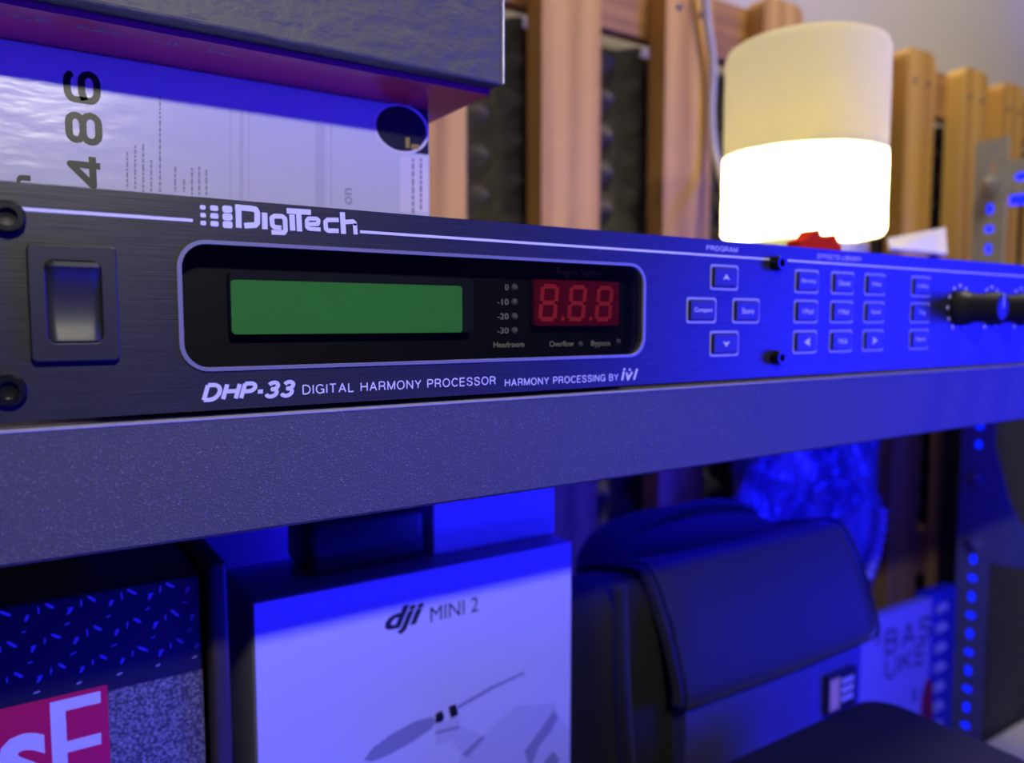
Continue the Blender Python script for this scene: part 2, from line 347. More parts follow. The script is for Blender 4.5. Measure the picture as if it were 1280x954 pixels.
# ---- slatted pine pallet leaning flat on the wall
SL_T = 0.378
pal = thing('pine_slat_panel', (0.7, 0.43, -1.0), 'upright panel of oiled pine slats mounted over the dark foam on the wall', 'wood panel')
for i, x in enumerate((-0.026, 0.124, 0.274, 0.4216, 0.574, 0.722, 0.868, 1.008, 1.149, 1.263, 1.40)):
    top = SL_T + (0, .002, -.001, .001, 0, .002, -.001, .001, 0, -.002, 0)[i]
    b2 = bmesh.new(); box(b2, x, x+0.0685, 0.417, 0.441, -0.95, top)
    es = [e for e in b2.edges if abs(e.verts[0].co.x-e.verts[1].co.x) < 1e-6]      # edges around depth
    bmesh.ops.bevel(b2, geom=[e for e in b2.edges if all(v.co.z > top-1e-4 for v in e.verts) and abs(e.verts[0].co.y-e.verts[1].co.y) > 0.01], offset=0.014, segments=5, affect='EDGES', profile=0.5)
    put('slat', b2, M_wood, pal)
for z0, z1 in ((0.309, 0.372), (-0.36, -0.29), (-0.93, -0.86)):
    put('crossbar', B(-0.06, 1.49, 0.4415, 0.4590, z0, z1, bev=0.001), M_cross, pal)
for xx in (0.4216, 0.574, 0.868, 1.008, 1.149, 1.263):     # screw heads fixing the slats to the top crossbar
    for dx in (0.018, 0.050):
        b2 = bmesh.new(); cyl(b2, (xx+dx, 0.4165, 0.338), (0, -1, 0), 0.0035, 0.0012, 12); put('screw', b2, M_bolt, pal)

# ---- egg-crate foam tiles behind the slats
def foam_bm(wd, ht, nx, nz):
    bm = bmesh.new(); S = 8; W_, H_ = nx*S, nz*S; g = []
    for j in range(H_+1):
        row = []
        for i in range(W_+1):
            u = i/S; v = j/S; h = max(0, math.sin(math.pi*u)*math.sin(math.pi*v)) if False else (0.5+0.5*math.cos(2*math.pi*u)*1.0)*(0.5+0.5*math.cos(2*math.pi*(v+0.5*(math.floor(u+0.5) % 2))))
            row.append(bm.verts.new((wd*i/W_, -0.010-0.022*h, ht*j/H_)))
        g.append(row)
    for j in range(H_):
        for i in range(W_): bm.faces.new((g[j][i], g[j][i+1], g[j+1][i+1], g[j+1][i]))
    box(bm, 0, wd, -0.0099, 0, 0, ht)
    me = bpy.data.meshes.new('foam'); bmesh.ops.recalc_face_normals(bm, faces=bm.faces[:]); bm.to_mesh(me); bm.free(); me.materials.append(M_foam)
    for p in me.polygons: p.use_smooth = True
    return me
fm = foam_bm(0.455, 0.455, 12, 12)
names = {(0, 2): 'charcoal egg-crate foam tile behind the slats right of the black carton', (1, 2): 'charcoal egg-crate foam tile behind the white lamp',
         (2, 2): 'charcoal egg-crate foam tile behind the slats right of the lamp, level with the rack unit',
         (0, 1): 'charcoal egg-crate foam tile just under shelf level, behind the drone box', (1, 1): 'charcoal egg-crate foam tile just under shelf level, behind the camera bag and film wrap',
         (2, 1): 'charcoal egg-crate foam tile just under shelf level, beside the perforated upright'}
for (i, j), lb in names.items():
    o = bpy.data.objects.new('acoustic_foam_tile', fm); COL.objects.link(o)
    o.location = (0.20+0.456*i, 0.4915, 0.3085-0.456*(3-j)+0.0); tag(o, lb, 'foam tile', 'egg-crate foam tiles behind the slats')

# ---- shelving unit: slotted uprights, beams, two boards
UX = 1.067; UY0, UY1 = 0.316, 0.354
shel = thing('shelving_unit', (0.3, 0.18, -1.0), 'galvanised slotted-angle shelving unit with thick textured black shelf boards', 'shelving')
def holes_col(c, z0, z1, step, w_=0.0038, h_=0.0062):
    out = []; z = z0; k = 0
    while z < z1:
        a, b = (w_, h_) if k % 2 else (h_*0.9, w_*1.0)
        out.append(rrect(c-a, c+a, z-b, z+b, min(a, b)*0.98, 4)); z += step; k += 1
    return out
def side_flange(x, ya, yb, z0, z1, hz0, hz1, thick=0.002):       # plate in the yz plane
    bm = plate([(ya, z0), (yb, z0), (yb, z1), (ya, z1)], holes_col((ya+yb)/2, hz0, hz1, 0.0255), 0, thick)
    bmesh.ops.transform(bm, matrix=Matrix(((0, 1, 0, x), (1, 0, 0, 0), (0, 0, 1, 0), (0, 0, 0, 1))), verts=bm.verts[:]); return bm
UP_T = 0.250
bm = side_flange(UX, UY0, UY1, -1.0, UP_T, -0.985, 0.235); box(bm, UX, UX+0.038, UY1, UY1+0.002, -1.0, UP_T)
put('upright', bm, M_galv, shel)
for (x, y, s) in ((UX, 0.0, 1), (-0.46, 0.0, -1), (-0.46, UY1, -1)):
    bm = side_flange(x, y, y+0.038, -1.0, UP_T, -0.985, 0.235); box(bm, *( (x, x+0.038) if s > 0 else (x-0.036, x+0.002)), y+0.0385, y+0.0405, -1.0, UP_T) if y < 0.1 else box(bm, x-0.036, x+0.002, y+0.038, y+0.040, -1.0, UP_T)
    put('upright', bm, M_galv, shel)
def beam(z0, z1):
    bm = bmesh.new(); b2 = plate([(0.04, z0), (UY0-0.0005, z0), (UY0-0.0005, z1), (0.04, z1)],
        [rrect(y-0.0075, y+0.0075, (z0+z1)/2-0.0045, (z0+z1)/2+0.0045, 0.0044, 4) for y in [UY0-0.016-0.024*k for k in range(11)]], 0, 0.002)
    bmesh.ops.transform(b2, matrix=Matrix(((0, 1, 0, UX), (1, 0, 0, 0), (0, 0, 1, 0), (0, 0, 0, 1))), verts=b2.verts[:]); merge(bm, b2); return bm
put('beam', beam(0.176, 0.220), M_galv, shel)
# gusset under the black board
g1 = [atx(px, py, UX-0.0025) for px, py in ((1212, 560), (1244, 560), (1262, 630), (1282, 668), (1282, 712), (1236, 704), (1212, 690))]
bm = plate(g1, [], 0, 0.002); bmesh.ops.transform(bm, matrix=Matrix(((0, 1, 0, UX-0.0025), (1, 0, 0, 0), (0, 0, 1, 0), (0, 0, 0, 1))), verts=bm.verts[:]); put('gusset_plate', bm, M_galv, shel)
for (px, py, r) in ((1232, 234, 0.0115), (1222, 600, 0.0095), (1221, 682, 0.0095)):
    y, z = atx(px, py, UX); bm = bmesh.new(); cyl(bm, (UX-0.006, (UY0+UY1)/2, z), (-1, 0, 0), r, 0.007, 6 if r < 0.01 else 20, bev=0.001); sphere(bm, (UX-0.0095, (UY0+UY1)/2, z), r*0.8, (0.35, 1, 1)); put('bolt', bm, M_bolt, shel)
board = put('shelf_board', B(-0.455, 1.062, 0.0006, 0.40, -0.0272, -0.0016, bev=0.0007, seg=1), M_shelf, shel)
put('board_edge_strip', B(-0.455, 1.062, 0.00035, 0.006, -0.00215, -0.0014, bev=0.0002, seg=1), M_shelfedge, shel)
put('shelf_board', B(-0.455, 1.062, 0.0006, 0.40, LOWZ-0.0256, LOWZ, bev=0.0007, seg=1), M_shelf, shel)
# glowing blue LED strip tucked inside the rear upright and under the beam
led = bmesh.new(); box(led, UX+0.004, UX+0.008, UY0+0.009, UY1-0.004, -0.60, -0.075); box(led, UX+0.004, UX+0.008, UY0+0.009, UY1-0.004, 0.05, 0.186)
box(led, UX+0.004, UX+0.008, 0.05, UY0-0.002, 0.165, 0.203)
tag(put('led_strip', led, M_led), 'glowing blue light strip tucked behind the perforated metal upright', 'light strip')

# ================================================================== RACK UNIT
rk = thing('rack_effects_unit', (0.241, 0.0, 0.0), 'black one-unit rack effects processor with green display and red digits on the shelf', 'effects unit')
PY = 0.0; PX0, PX1, PH = 0.0, 0.483, 0.0438
WX0, _ = at(222, 375); WX1, _ = at(806, 388); _, WZ1 = at(500, 313); _, WZ0 = at(500, 449.5)
WZ1 = 0.0352; WZ0 = 0.0082
_, a1 = at(290, 300); _, a2 = at(290, 455)
win = rrect(WX0+0.0009, WX1-0.0009, WZ0+0.0008, WZ1-0.0008, 0.0050, 8)
winframe_o = rrect(WX0, WX1, WZ0, WZ1, 0.0058, 8)
put('front_panel', plate([(-0.0015, 0), (PX1, 0), (PX1, PH), (-0.0015, PH)], [rrect(WX0+0.0006, WX1-0.0006, WZ0+0.0006, WZ1-0.0006, 0.0052, 8)], 0.0, 0.003), M_panel, rk)
put('chassis', B(0.022, 0.461, 0.0105, 0.23, 0.0012, 0.0425, bev=0.0005), M_rackmetal, rk)
for fx in (0.06, 0.42):
    for fy in (0.04, 0.20):
        bm = bmesh.new(); cyl(bm, (fx, fy, -0.00025), (0, 0, 1), 0.007, 0.0027, 20); put('rubber_foot', bm, M_blackpl, rk)
wf = put('window_border', plate(winframe_o, [win], -0.0005, 0.0006), M_frame, rk)
bm = B(WX0-0.003, WX1+0.003, 0.0075, 0.0100, WZ0-0.002, WZ1+0.002); put('window_backing', bm, M_well, rk)
put('window_pane', plate(rrect(WX0+0.0007, WX1-0.0007, WZ0+0.0007, WZ1-0.0007, 0.0051, 8), [], 0.0005, 0.0007), M_pane, rk)
# side walls of the recess
bm = plate(rrect(WX0-0.001, WX1+0.001, WZ0-0.001, WZ1+0.001, 0.0065, 8), [rrect(WX0+0.0007, WX1-0.0007, WZ0+0.0007, WZ1-0.0007, 0.0051, 8)], 0.0031, 0.0074); put('recess_wall', bm, M_well, rk)
# LCD
LY = 0.0042
lx0, lz1 = at(287, 338, LY); lx1, lz0 = at(592, 415.5, LY); lxg, _ = at(577.5, 380, LY)
lcd = put('display_glass', plate(rrect(lx0, lx1, lz0, lz1, 0.0012, 4), [], LY, 0.0073), M_lcdedge_shade, rk)
_, lzg = at(290, 349.5, LY)  # green stops short; the dark band above is the recess shadow, painted
put('lcd_screen', plate(rrect(lx0+0.0001, lxg, lz0, lzg, 0.0009, 4), [], LY-0.00012, LY), M_lcd, lcd)
# seven segment display
sx0, sz1 = at(670, 349, LY); sx1, sz0 = at(773.5, 407, LY)
seg = put('numeric_display', plate(rrect(sx0, sx1, sz0, sz1, 0.0007, 3), [], LY, 0.0073), M_segbg, rk)
sw = (sx1-sx0)/3; sh = sz1-sz0
for d in range(3):
    bm = bmesh.new(); cx = sx0+sw*(d+0.43); w2 = sw*0.245; cz = (sz0+sz1)/2; h2 = sh*0.375; t = 0.00125; k = 0.11
    def P(u, v): return (cx+u*w2+v*h2*k, cz+v*h2)
    g_ = 0.10
    for v in (-1, 0, 1): stroke(bm, [P(-1+g_*1.6, v*0.95), P(1-g_*1.6, v*0.95)], t, LY, 0.0001)
    for u in (-1, 1):
        for v in ((-0.90, -0.10), (0.10, 0.90)): stroke(bm, [P(u, v[0]), P(u, v[1])], t, LY, 0.00011)
    put('digit_segments', bm, M_seg, seg)
for d in (0, 1):
    bm = bmesh.new(); cyl(bm, (sx0+sw*(d+0.93), LY, sz0+sh*0.16), (0, 1, 0), 0.0006, 0.0002, 12); put('decimal_point', bm, M_seg, seg)
def label(s, pix, y=0.0, m=None, parent=rk, **k):
    """text fitted between left-bottom (px,py) and right-top (px,py)"""
    (xa, ya), (xb, yb) = pix
    x0, z0 = at(xa, ya, y); x1, z1 = at(xb, yb, y)
    return put('lettering', text_bm(s, x0, x1, z0, z1, y, **k), m or M_print, parent)
WY = 0.0074
for s, yy in (('0', 359.3), ('-10', 377.5), ('-20', 395.5), ('-30', 413.3)):
    x1, zc = at(635.5, yy, WY); wd = {1: 0.0011, 3: 0.0035}[len(s)]
    put('lettering', text_bm(s, x1-wd, x1, zc-0.0008, zc+0.0008, WY), M_print, rk)
    lx, lz = at(643, yy, WY); bm = bmesh.new(); sphere(bm, (lx, WY, lz), 0.0010, (1, 0.9, 1)); put('level_light', bm, M_lens, rk, smooth=True)
label('Headroom', ((617, 434.5), (655, 427)), WY); label('Program Number', ((696, 347), (752, 337.5)), WY)
label('Overflow', ((687, 433.5), (717, 426)), WY); label('Bypass', ((739, 434.5), (762.5, 425.5)), WY)
for px, py in ((725.5, 430), (773, 427)):
    lx, lz = at(px, py, WY); bm = bmesh.new(); sphere(bm, (lx, WY, lz), 0.0008, (1, 0.9, 1)); put('indicator_light', bm, M_lens, rk, smooth=True)

# white rules across the panel
ZL = 0.0390
def rule(x0, x1): put('printed_rule', B(x0, x1, -0.00006, 0.0, ZL-0.00032, ZL+0.00032), M_print, rk)
rule(0.0110, 0.0404); rule(0.0763, 0.2190); rule(0.2285, 0.474)
# logo: three columns of growing dots, then the outlined word
bm = bmesh.new()
for (xc, wd, ht) in ((0.0424, 0.0011, 0.0009), (0.0446, 0.0016, 0.0011), (0.0472, 0.0020, 0.00145)):
    for r_ in (-1, 0, 1):
        zc = 0.0402+r_*0.00158; poly(bm, rrect(xc-wd/2, xc+wd/2, zc-ht/2, zc+ht/2, min(ht, wd)*0.32, 3), 0)
put('logo_dots', bm, M_print, rk)
S_ = 5.818                                        # pixels of the enlarged crop per photograph pixel
def lp(u, v): return at(240+u/S_, 245+v/S_, 0)
bm = bmesh.new(); TW = 0.00118
def ls(*pts, w=TW): stroke(bm, [lp(*p) for p in pts], w, 0)
ls((336, 62), (340, 232)); ls((313, 83), (430, 92), (462, 98), (474, 120), (474, 195), (460, 212), (380, 216))
ls((527, 122), (530, 242))
ls((650, 232), (600, 228), (584, 212), (580, 160), (600, 147), (655, 149), (675, 165), (680, 250), (668, 268), (578, 264), w=0.00100)
ls((726, 135), (732, 252)); ls((688, 108), (864, 119)); ls((775, 118), (782, 258))
ls((832, 206), (915, 204), (920, 178), (905, 166), (848, 164), (834, 180), (836, 225), (850, 238), (935, 244), w=0.00088)
ls((1066, 175), (985, 174), (970, 190), (974, 240), (990, 252), (1066, 254), w=0.00100)
ls((1093, 118), (1102, 276)); ls((1110, 190), (1170, 186), (1184, 200), (1190, 280), w=0.00100)
put('logo_lettering', bm, M_print, rk)
xa, za = at(252, 503); xb, zb = at(371, 474.5)
put('lettering', caps_bm('DHP-33', xa, xb, za, zb+0.0, 0, wt=0.22, shear=0.24, gap=0.05), M_print, rk)
put('lettering', caps_bm('DIGITAL HARMONY PROCESSOR', 0.0622, 0.1127, 0.0023, 0.0045, 0), M_print, rk)
x0, z0 = at(631, 483.5); x1, z1 = at(773, 464.5)
put('lettering', caps_bm('HARMONY PROCESSING BY', x0, x1, z0, z0+0.0020, 0), M_print, rk)
bm = bmesh.new()
xa, za = at(777, 475.5); xb, zb = at(798, 461)
u_ = (xb-xa)/4; zz = (zb-za)
stroke(bm, [(xa+0.1*u_, za), (xa+0.5*u_, za+zz*0.8)], 0.0007, 0); stroke(bm, [(xa+1.15*u_, za+zz*.70), (xa+1.5*u_, za+0.0002), (xa+2.5*u_, za+zz*.72)], 0.0007, 0); stroke(bm, [(xa+2.9*u_, za), (xa+3.7*u_, zb)], 0.0007, 0)
for q in ((xa+0.6*u_, zb), (xa+1.9*u_, zb-0.0002)): poly(bm, [(q[0]+0.0004*math.cos(a), q[1]+0.0004*math.sin(a)) for a in [k*math.pi/4 for k in range(8)]], 0)
put('maker_mark', bm, M_print, rk)
for s_, (l_, b_), (r_, t_) in (('PROGRAM', (883, 313.5), (922, 309)), ('EFFECTS LIBRARY', (1022, 324), (1077, 320.5))):
    x0, z0 = at(l_, b_); x1, z1 = at(r_, t_); zc = (z0+z1)/2; put('lettering', caps_bm(s_, x0, x1, zc-0.0008, zc+0.0008, 0), M_print, rk)

# ---- power switch
bz = put('switch_bezel', plate(rrect(0.0117, 0.0258, 0.0113, 0.0325, 0.0008, 3), [rrect(0.0140, 0.0235, 0.0143, 0.0300, 0.0016, 5)], -0.0016, 0.0, bev=0.0003), M_blackpl, rk)
bm = bmesh.new(); box(bm, 0.0138, 0.0237, -0.0003, 0.0, 0.0141, 0.0302); put('switch_well', bm, M_well, rk)
prof = [(-0.0003, 0.0298), (-0.0026, 0.0296), (-0.0030, 0.0287), (-0.0021, 0.0275), (-0.0014, 0.0255), (-0.0010, 0.0225), (-0.0011, 0.0195), (-0.0015, 0.0170), (-0.0020, 0.0155), (-0.0021, 0.0149), (-0.0016, 0.0146), (-0.0003, 0.0145)]
bm = bmesh.new(); g = []
for i in range(13):
    u = i/12*2-1; row = []
    for (y, z) in prof:
        bow = 0.00035*(1-((z-0.0222)/0.0076)**2); hw = 0.00425+bow
        edge = 0.0006*max(0, abs(u)-0.82)/0.18
        row.append(bm.verts.new((0.01875+u*hw, min(y+edge, -0.0003), z)))
    g.append(row)
for a, b in zip(g, g[1:]):
    for k in range(len(prof)-1): bm.faces.new((a[k], a[k+1], b[k+1], b[k]))
bm.faces.new(g[0][::-1]); bm.faces.new(g[-1])
put('rocker', bm, M_rocker, bz, smooth=True, auto=50)

# ---- socket screws
def cap_screw(x, z, r, h):
    bm = bmesh.new()
    lathe(bm, Vector((x, 0, z)), [(r*0.98, 0), (r, h*0.2), (r, h*0.8), (r*0.88, h), (r*0.55, h), (r*0.50, h*0.45), (0.00005, h*0.40)], 'Y', 24)
    return put('cap_screw', bm, M_steel_blk, rk, smooth=True, auto=35)
x, z = at(9, 272); cap_screw(x, z, 0.0029, 0.0024); x, z = at(11, 487); cap_screw(x, z, 0.0029, 0.0024)
for py in (329.5, 447): x, z = at(968, py); cap_screw(x, z, 0.0024, 0.0032)
for zz in (0.006, 0.0373): cap_screw(0.474, zz, 0.0029, 0.0024)

# ---- keys with printed surrounds
def key(xa, xb, za, zb, txt=None, arrow=None):
    put('key_surround', plate(rrect(xa, xb, za, zb, 0.0010, 4), [rrect(xa+0.0007, xb-0.0007, za+0.0007, zb-0.0007, 0.0007, 4)], -0.00008, 0.0), M_print_dim, rk)
    k_ = put('key', B(xa+0.0011, xb-0.0011, -0.0009, 0.0, za+0.0011, zb-0.0011, bev=0.0003), M_key, rk)
    cx, cz = (xa+xb)/2, (za+zb)/2; yk = -0.0009
    if txt:
        wd = min(xb-xa-0.0030, 0.0010*len(txt)+0.0008); put('lettering', text_bm(txt, cx-wd/2, cx+wd/2, cz-0.0009, cz+0.0009, yk), M_print, k_)
    if arrow:
        a = {'up': ((-1, -.45), (0, .55), (1, -.45), (0, -.15)), 'down': ((-1, .45), (0, -.55), (1, .45), (0, .15)), 'left': ((-1, 0), (1, .8), (.8, 0), (1, -.8)), 'right': ((1, 0), (-1, .8), (-.8, 0), (-1, -.8))}[arrow]
        bm = bmesh.new(); poly(bm, [(cx+0.0016*u, cz+0.0019*v) for u, v in a], yk); put('arrow_mark', bm, M_print, k_)
def pk(l, t, r_, b):
    x0, z1 = at(l, (t+b)/2); x1, _ = at(r_, (t+b)/2); _, z0 = at((l+r_)/2, b); _, z1 = at((l+r_)/2, t); return x0, x1, z0, z1
key(*pk(887.5, 331, 922.6, 363), arrow='up'); key(*pk(857.8, 371.8, 895, 404.3), txt='Compare'); key(*pk(915.2, 373, 949, 404.5), txt='Store'); key(*pk(886.8, 413.6, 923, 445.6), arrow='down')
rows = [pk(992, 337, 1022, 367)[2:], pk(992, 374.8, 1022, 404.3)[2:], pk(992, 412.8, 1022, 442.2)[2:]]
cols = [pk(l, 370, r_, 400)[:2] for l, r_ in ((992.2, 1022), (1037.6, 1066.2), (1079.4, 1105.3), (1137.8, 1161.8))]
words = [['Harmony', 'Detune', 'Delay', 'Utility'], ['I Mod', 'P Mod', 'Speed', 'Trig'], ['<', 'Midi', '>', 'Bypass']]
for i, (za, zb) in enumerate(rows):
    for j, (xa, xb) in enumerate(cols):
        t = words[i][j]
        key(xa, xb, za, zb, arrow='left') if t == '<' else key(xa, xb, za, zb, arrow='right') if t == '>' else key(xa, xb, za, zb, txt=t)

# ---- rotary knobs with dotted scales
KX = [at(px, 385)[0] for px in (1199, 1238.5, 1271)]
KX = [KX[0], KX[0]+0.0265, KX[0]+0.053, KX[0]+0.0795]; KZ = at(1199, 385)[1]
for kx in KX:
    bm = bmesh.new(); lathe(bm, Vector((kx, 0, KZ)), [(0.0072, 0.0004), (0.0074, 0.0015), (0.0070, 0.0035), (0.0060, 0.0055), (0.0057, 0.008), (0.0055, 0.0155), (0.0053, 0.0168), (0.0045, 0.0172), (0.0001, 0.0172)], 'Y', 40)
    kn = put('knob', bm, M_blackpl, rk, smooth=True, auto=40)
    bm = bmesh.new(); box(bm, kx-0.0003, kx+0.0003, -0.01728, -0.0172, KZ, KZ+0.0050); box(bm, kx-0.0003, kx+0.0003, -0.0172, -0.008, KZ+0.0050, KZ+0.00565); put('pointer_line', bm, M_print, kn)
    for a in range(-150, 151, 30):
        bm = bmesh.new(); cyl(bm, (kx+0.0092*math.sin(math.radians(a)), -0.00005, KZ+0.0092*math.cos(math.radians(a))), (0, -1, 0), 0.0008, 0.0001, 10); put('scale_dot', bm, M_print, rk)

# ================================================================== UPPER BOXES
WBY = 0.070; ZB = 0.0899; RT = 0.0425
wb = thing('white_carton', (0.03, 0.15, RT), 'glossy white printed carton lying on the rack unit under the black box', 'box')
put('carton_body', B(-0.12, 0.1300, WBY, 0.26, RT, ZB, bev=0.0006), M_whitefilm, wb)
def wprint(name, m, *polys, y=WBY, parent=wb):
    bm = bmesh.new()
    for p in polys: ppoly(bm, p, y)
    return put(name, bm, m, parent)
x0, z1 = at(78, 84, WBY); x1, z0 = at(131, 238, WBY)
bm = caps_bm('486', 0, z1-z0, 0, x1-x0, WBY, wt=0.20, gap=0.10)
for v in bm.verts: v.co = (x1-v.co.z, v.co.y, z0+v.co.x)
put('number_lettering', bm, M_ink, wb)
x0, z1 = at(20, 218, WBY); x1, z0 = at(39, 240, WBY); put('lettering', text_bm('n', x0, x1, z0, z1, WBY, bold=0.03, rot=90), M_ink, wb)
x0, z1 = at(431, 235, WBY); x1, z0 = at(440, 256, WBY); put('lettering', text_bm('on', x0, x1, z0, z1, WBY, rot=90), M_inkmid, wb)
bm = bmesh.new()
for (px, ya, yb) in ((159, 190, 236), (169, 182, 236), (179, 180, 240), (189, 200, 240), (200, 120, 240), (219, 208, 240), (230, 224, 240), (240, 210, 244), (249, 208, 244), (258, 212, 244)):
    z = ya
    while z < yb:
        hgt = random.uniform(3, 9); ppoly(bm, ((px-1.1, z), (px+1.1, z), (px+1.1, min(z+hgt, yb)), (px-1.1, min(z+hgt, yb))), WBY); z += hgt+1.6
put('fine_print', bm, M_inkgrey, wb)
bm = bmesh.new()
for (px, wd, ya, yb) in ((288, 1.5, 132, 250), (302, 5, 136, 250), (311, 1.5, 136, 250), (400, 12, 150, 260), (414, 2, 150, 260)):
    ppoly(bm, ((px-wd/2, ya), (px+wd/2, ya), (px+wd/2, yb), (px-wd/2, yb)), WBY, 0.00003)
put('printed_stripes', bm, M_inkpale, wb)
bm = bmesh.new(); cx, cz = at(502, 161, WBY); R_ = at(502, 133, WBY)[1]-cz
pts = [(min(cx+R_*1.25*math.cos(a), 0.1296), cz+R_*math.sin(a)) for a in [k*math.pi/18 for k in range(36)]]
poly(bm, [(min(cx+(p[0]-cx)*1.12, 0.1297), cz+(p[1]-cz)*1.12) for p in pts], WBY, 0.00004); put('pale_ring_print', bm, M_pink, wb)
bm = bmesh.new(); poly(bm, pts, WBY, 0.00008); x0, z0 = at(508, 190, WBY); x1, z1 = at(536, 138, WBY); poly(bm, [(x0, z0), (0.1296, z0), (0.1296, z1), (x0, z1)], WBY, 0.00007)
put('dark_lens_print', bm, M_ink, wb)
wprint('gold_print', M_gold, ((507, 172), (512, 172), (512, 185), (507, 185)), ((514, 180), (524, 181), (524, 187), (514, 186)), y=WBY-0.0001)
wprint('side_label', M_pink, ((500, 194), (534, 196), (535, 266), (500, 264)))
bm = bmesh.new()
for px in (516, 526):
    z = 198
    while z < 262: hgt = random.uniform(4, 9); ppoly(bm, ((px-1, z), (px+1.5, z), (px+1.5, z+hgt), (px-1, z+hgt)), WBY-0.0001); z += hgt+2
put('label_text', bm, M_inkmid, wb)

BBY = 0.0385
bb = thing('black_carton', (0.0, 0.14, ZB), 'large black textured box with red underside, stacked on the white carton', 'box')
put('carton_body', B(-0.16, 0.1393, BBY, 0.27, ZB+0.0016, 0.20, bev=0.0011, seg=3), M_blackcard, bb)
put('red_base', B(-0.159, 0.1383, BBY+0.0060, 0.269, ZB, ZB+0.0016), M_redcard, bb)
# approval marks printed small on the underside (text in the xy plane)
def under_text(s, x0, x1, y0, y1, m):
    bm = text_bm(s, x0, x1, 0, y1-y0, 0, bold=0.0)
    for v in bm.verts: v.co = (v.co.x, y1-v.co.z, ZB-0.00003+v.co.y*0.5)
    put('approval_marks', bm, m, bb)
under_text('CE   EAC   UL   FC', 0.012, 0.062, 0.0500, 0.0523, M_print_dim)
put('plastic_edge_wrap', B(0.13935, 0.1399, BBY-0.0004, BBY+0.0012, ZB+0.002, 0.20, bev=0.0002), M_whitefilm, bb)

# ================================================================== LAMP AND THINGS BESIDE IT
LC = Vector((0.4375, 0.150, 0)); LZ0, LZ1 = 0.0715, 0.1905; LR = 0.0495
lampt = thing('table_lamp', (LC.x, LC.y, LZ0), 'lit white cylindrical table lamp glowing brightest near its base', 'lamp')
bm = bmesh.new()
prof = [(LR*0.97, LZ0+0.001), (LR, LZ0+0.004), (LR, LZ1-0.006), (LR-0.0015, LZ1-0.002), (LR-0.005, LZ1)]
seg_ = 64; rings = [[bm.verts.new((LC.x+r*math.cos(2*math.pi*k/seg_), LC.y+r*math.sin(2*math.pi*k/seg_), h)) for k in range(seg_)] for r, h in prof]
for a, b in zip(rings, rings[1:]):
    for k in range(seg_): bm.faces.new((a[k], a[(k+1) % seg_], b[(k+1) % seg_], b[k]))
bm.faces.new(rings[0][::-1]); bm.faces.new(rings[-1])
put('lamp_shade', bm, M_shade, lampt, smooth=True, auto=40)
bm = bmesh.new(); cyl(bm, (LC.x, LC.y, LZ0+0.051), (0, 0, 1), LR-0.0015, 0.002, 48); put('inner_diffuser', bm, M_diff, lampt)
bm = bmesh.new(); sphere(bm, (LC.x, LC.y, LZ0+0.028), 0.014, seg=20); cyl(bm, (LC.x, LC.y, LZ0+0.012), (0, 0, 1), 0.010, 0.020)
blb = put('bulb', bm, mat('warm_bulb', (0.9, 0.8, 0.5), 0.4, emit=(1.0, 0.80, 0.42, 25)), lampt, smooth=True)
pl = bpy.data.lights.new('lamp_bulb_light', 'POINT'); pl.energy = 30.0; pl.color = (1.0, 0.88, 0.46); pl.shadow_soft_size = 0.016
po = bpy.data.objects.new('lamp_bulb_light', pl); COL.objects.link(po); po.location = (0, 0, 0.028); po.parent = lampt

tag(put('grey_carton', B(0.418, 0.500, 0.142, 0.200, RT, LZ0, bev=0.0008), M_greybox), 'low grey carton on the rack unit carrying the white lamp', 'box')
# red star-shaped piece in front of the lamp
rx, rz = at(1008, 309, 0.045)
bm = bmesh.new()
RY = 0.030; rb = RT
prof_ = [at(px, py, RY) for px, py in ((984, 303), (994, 299), (1001, 290), (1006, 289), (1010, 297), (1018, 298), (1026, 295), (1030, 303), (1034, 309))]
poly(bm, [(prof_[0][0]-0.001, rb)]+prof_+[(prof_[-1][0]+0.001, rb)], RY, 0.008)
o = put('red_plastic_clip', bm, M_red)
tag(o, 'small jagged red plastic clip lying before the white lamp', 'clip')
# leaning grey-white folded card right of lamp
def quadbox(pts3, thick, name, m, label_, cat):
    bm = bmesh.new(); a = [bm.verts.new(p) for p in pts3]; n = (pts3[1]-pts3[0]).cross(pts3[2]-pts3[0]).normalized()*thick
    b = [bm.verts.new(p+n) for p in pts3]; bm.faces.new(a); bm.faces.new(b[::-1])
    for i in range(4): bm.faces.new((a[i], a[(i+1) % 4], b[(i+1) % 4], b[i]))
    return tag(put(name, bm, m), label_, cat)
def p3(px, py, y): x, z = at(px, py, y); return Vector((x, y, z))
quadbox([p3(1112, 313, 0.13), p3(1182, 320, 0.13), p3(1180, 287, 0.17), p3(1108, 301, 0.17)], 0.002, 'folded_card', M_whitecard, 'pale folded card lying tilted right of the lamp', 'card')
tag(put('small_grey_box', B(0.540, 0.70, 0.19, 0.25, -0.0016, 0.0640, bev=0.001), M_greybox), 'grey flat box on the shelf under the tilted pale card', 'box')

# white cable hanging down the slats behind the lamp
pts = [p3(880, -30, 0.405), p3(883, 20, 0.408), p3(891, 80, 0.408), p3(889, 140, 0.409), p3(893, 190, 0.405), p3(905, 230, 0.39), p3(925, 270, 0.36), p3(945, 330, 0.33)]
bm = bmesh.new(); tube(bm, smooth_path(pts, 6), 0.0042, 10)
tag(put('white_cable', bm, M_cable, smooth=True), 'thick white cable hanging down the pine slat behind the lamp', 'cable')

# ================================================================== LOWER BAY
tag(put('storage_crate', B(-0.30, 0.50, 0.012, 0.33, LOWZ, -0.345, bev=0.003), M_darkcard), 'wide charcoal storage crate carrying the boxes and the camera bag', 'crate')
CR = -0.345
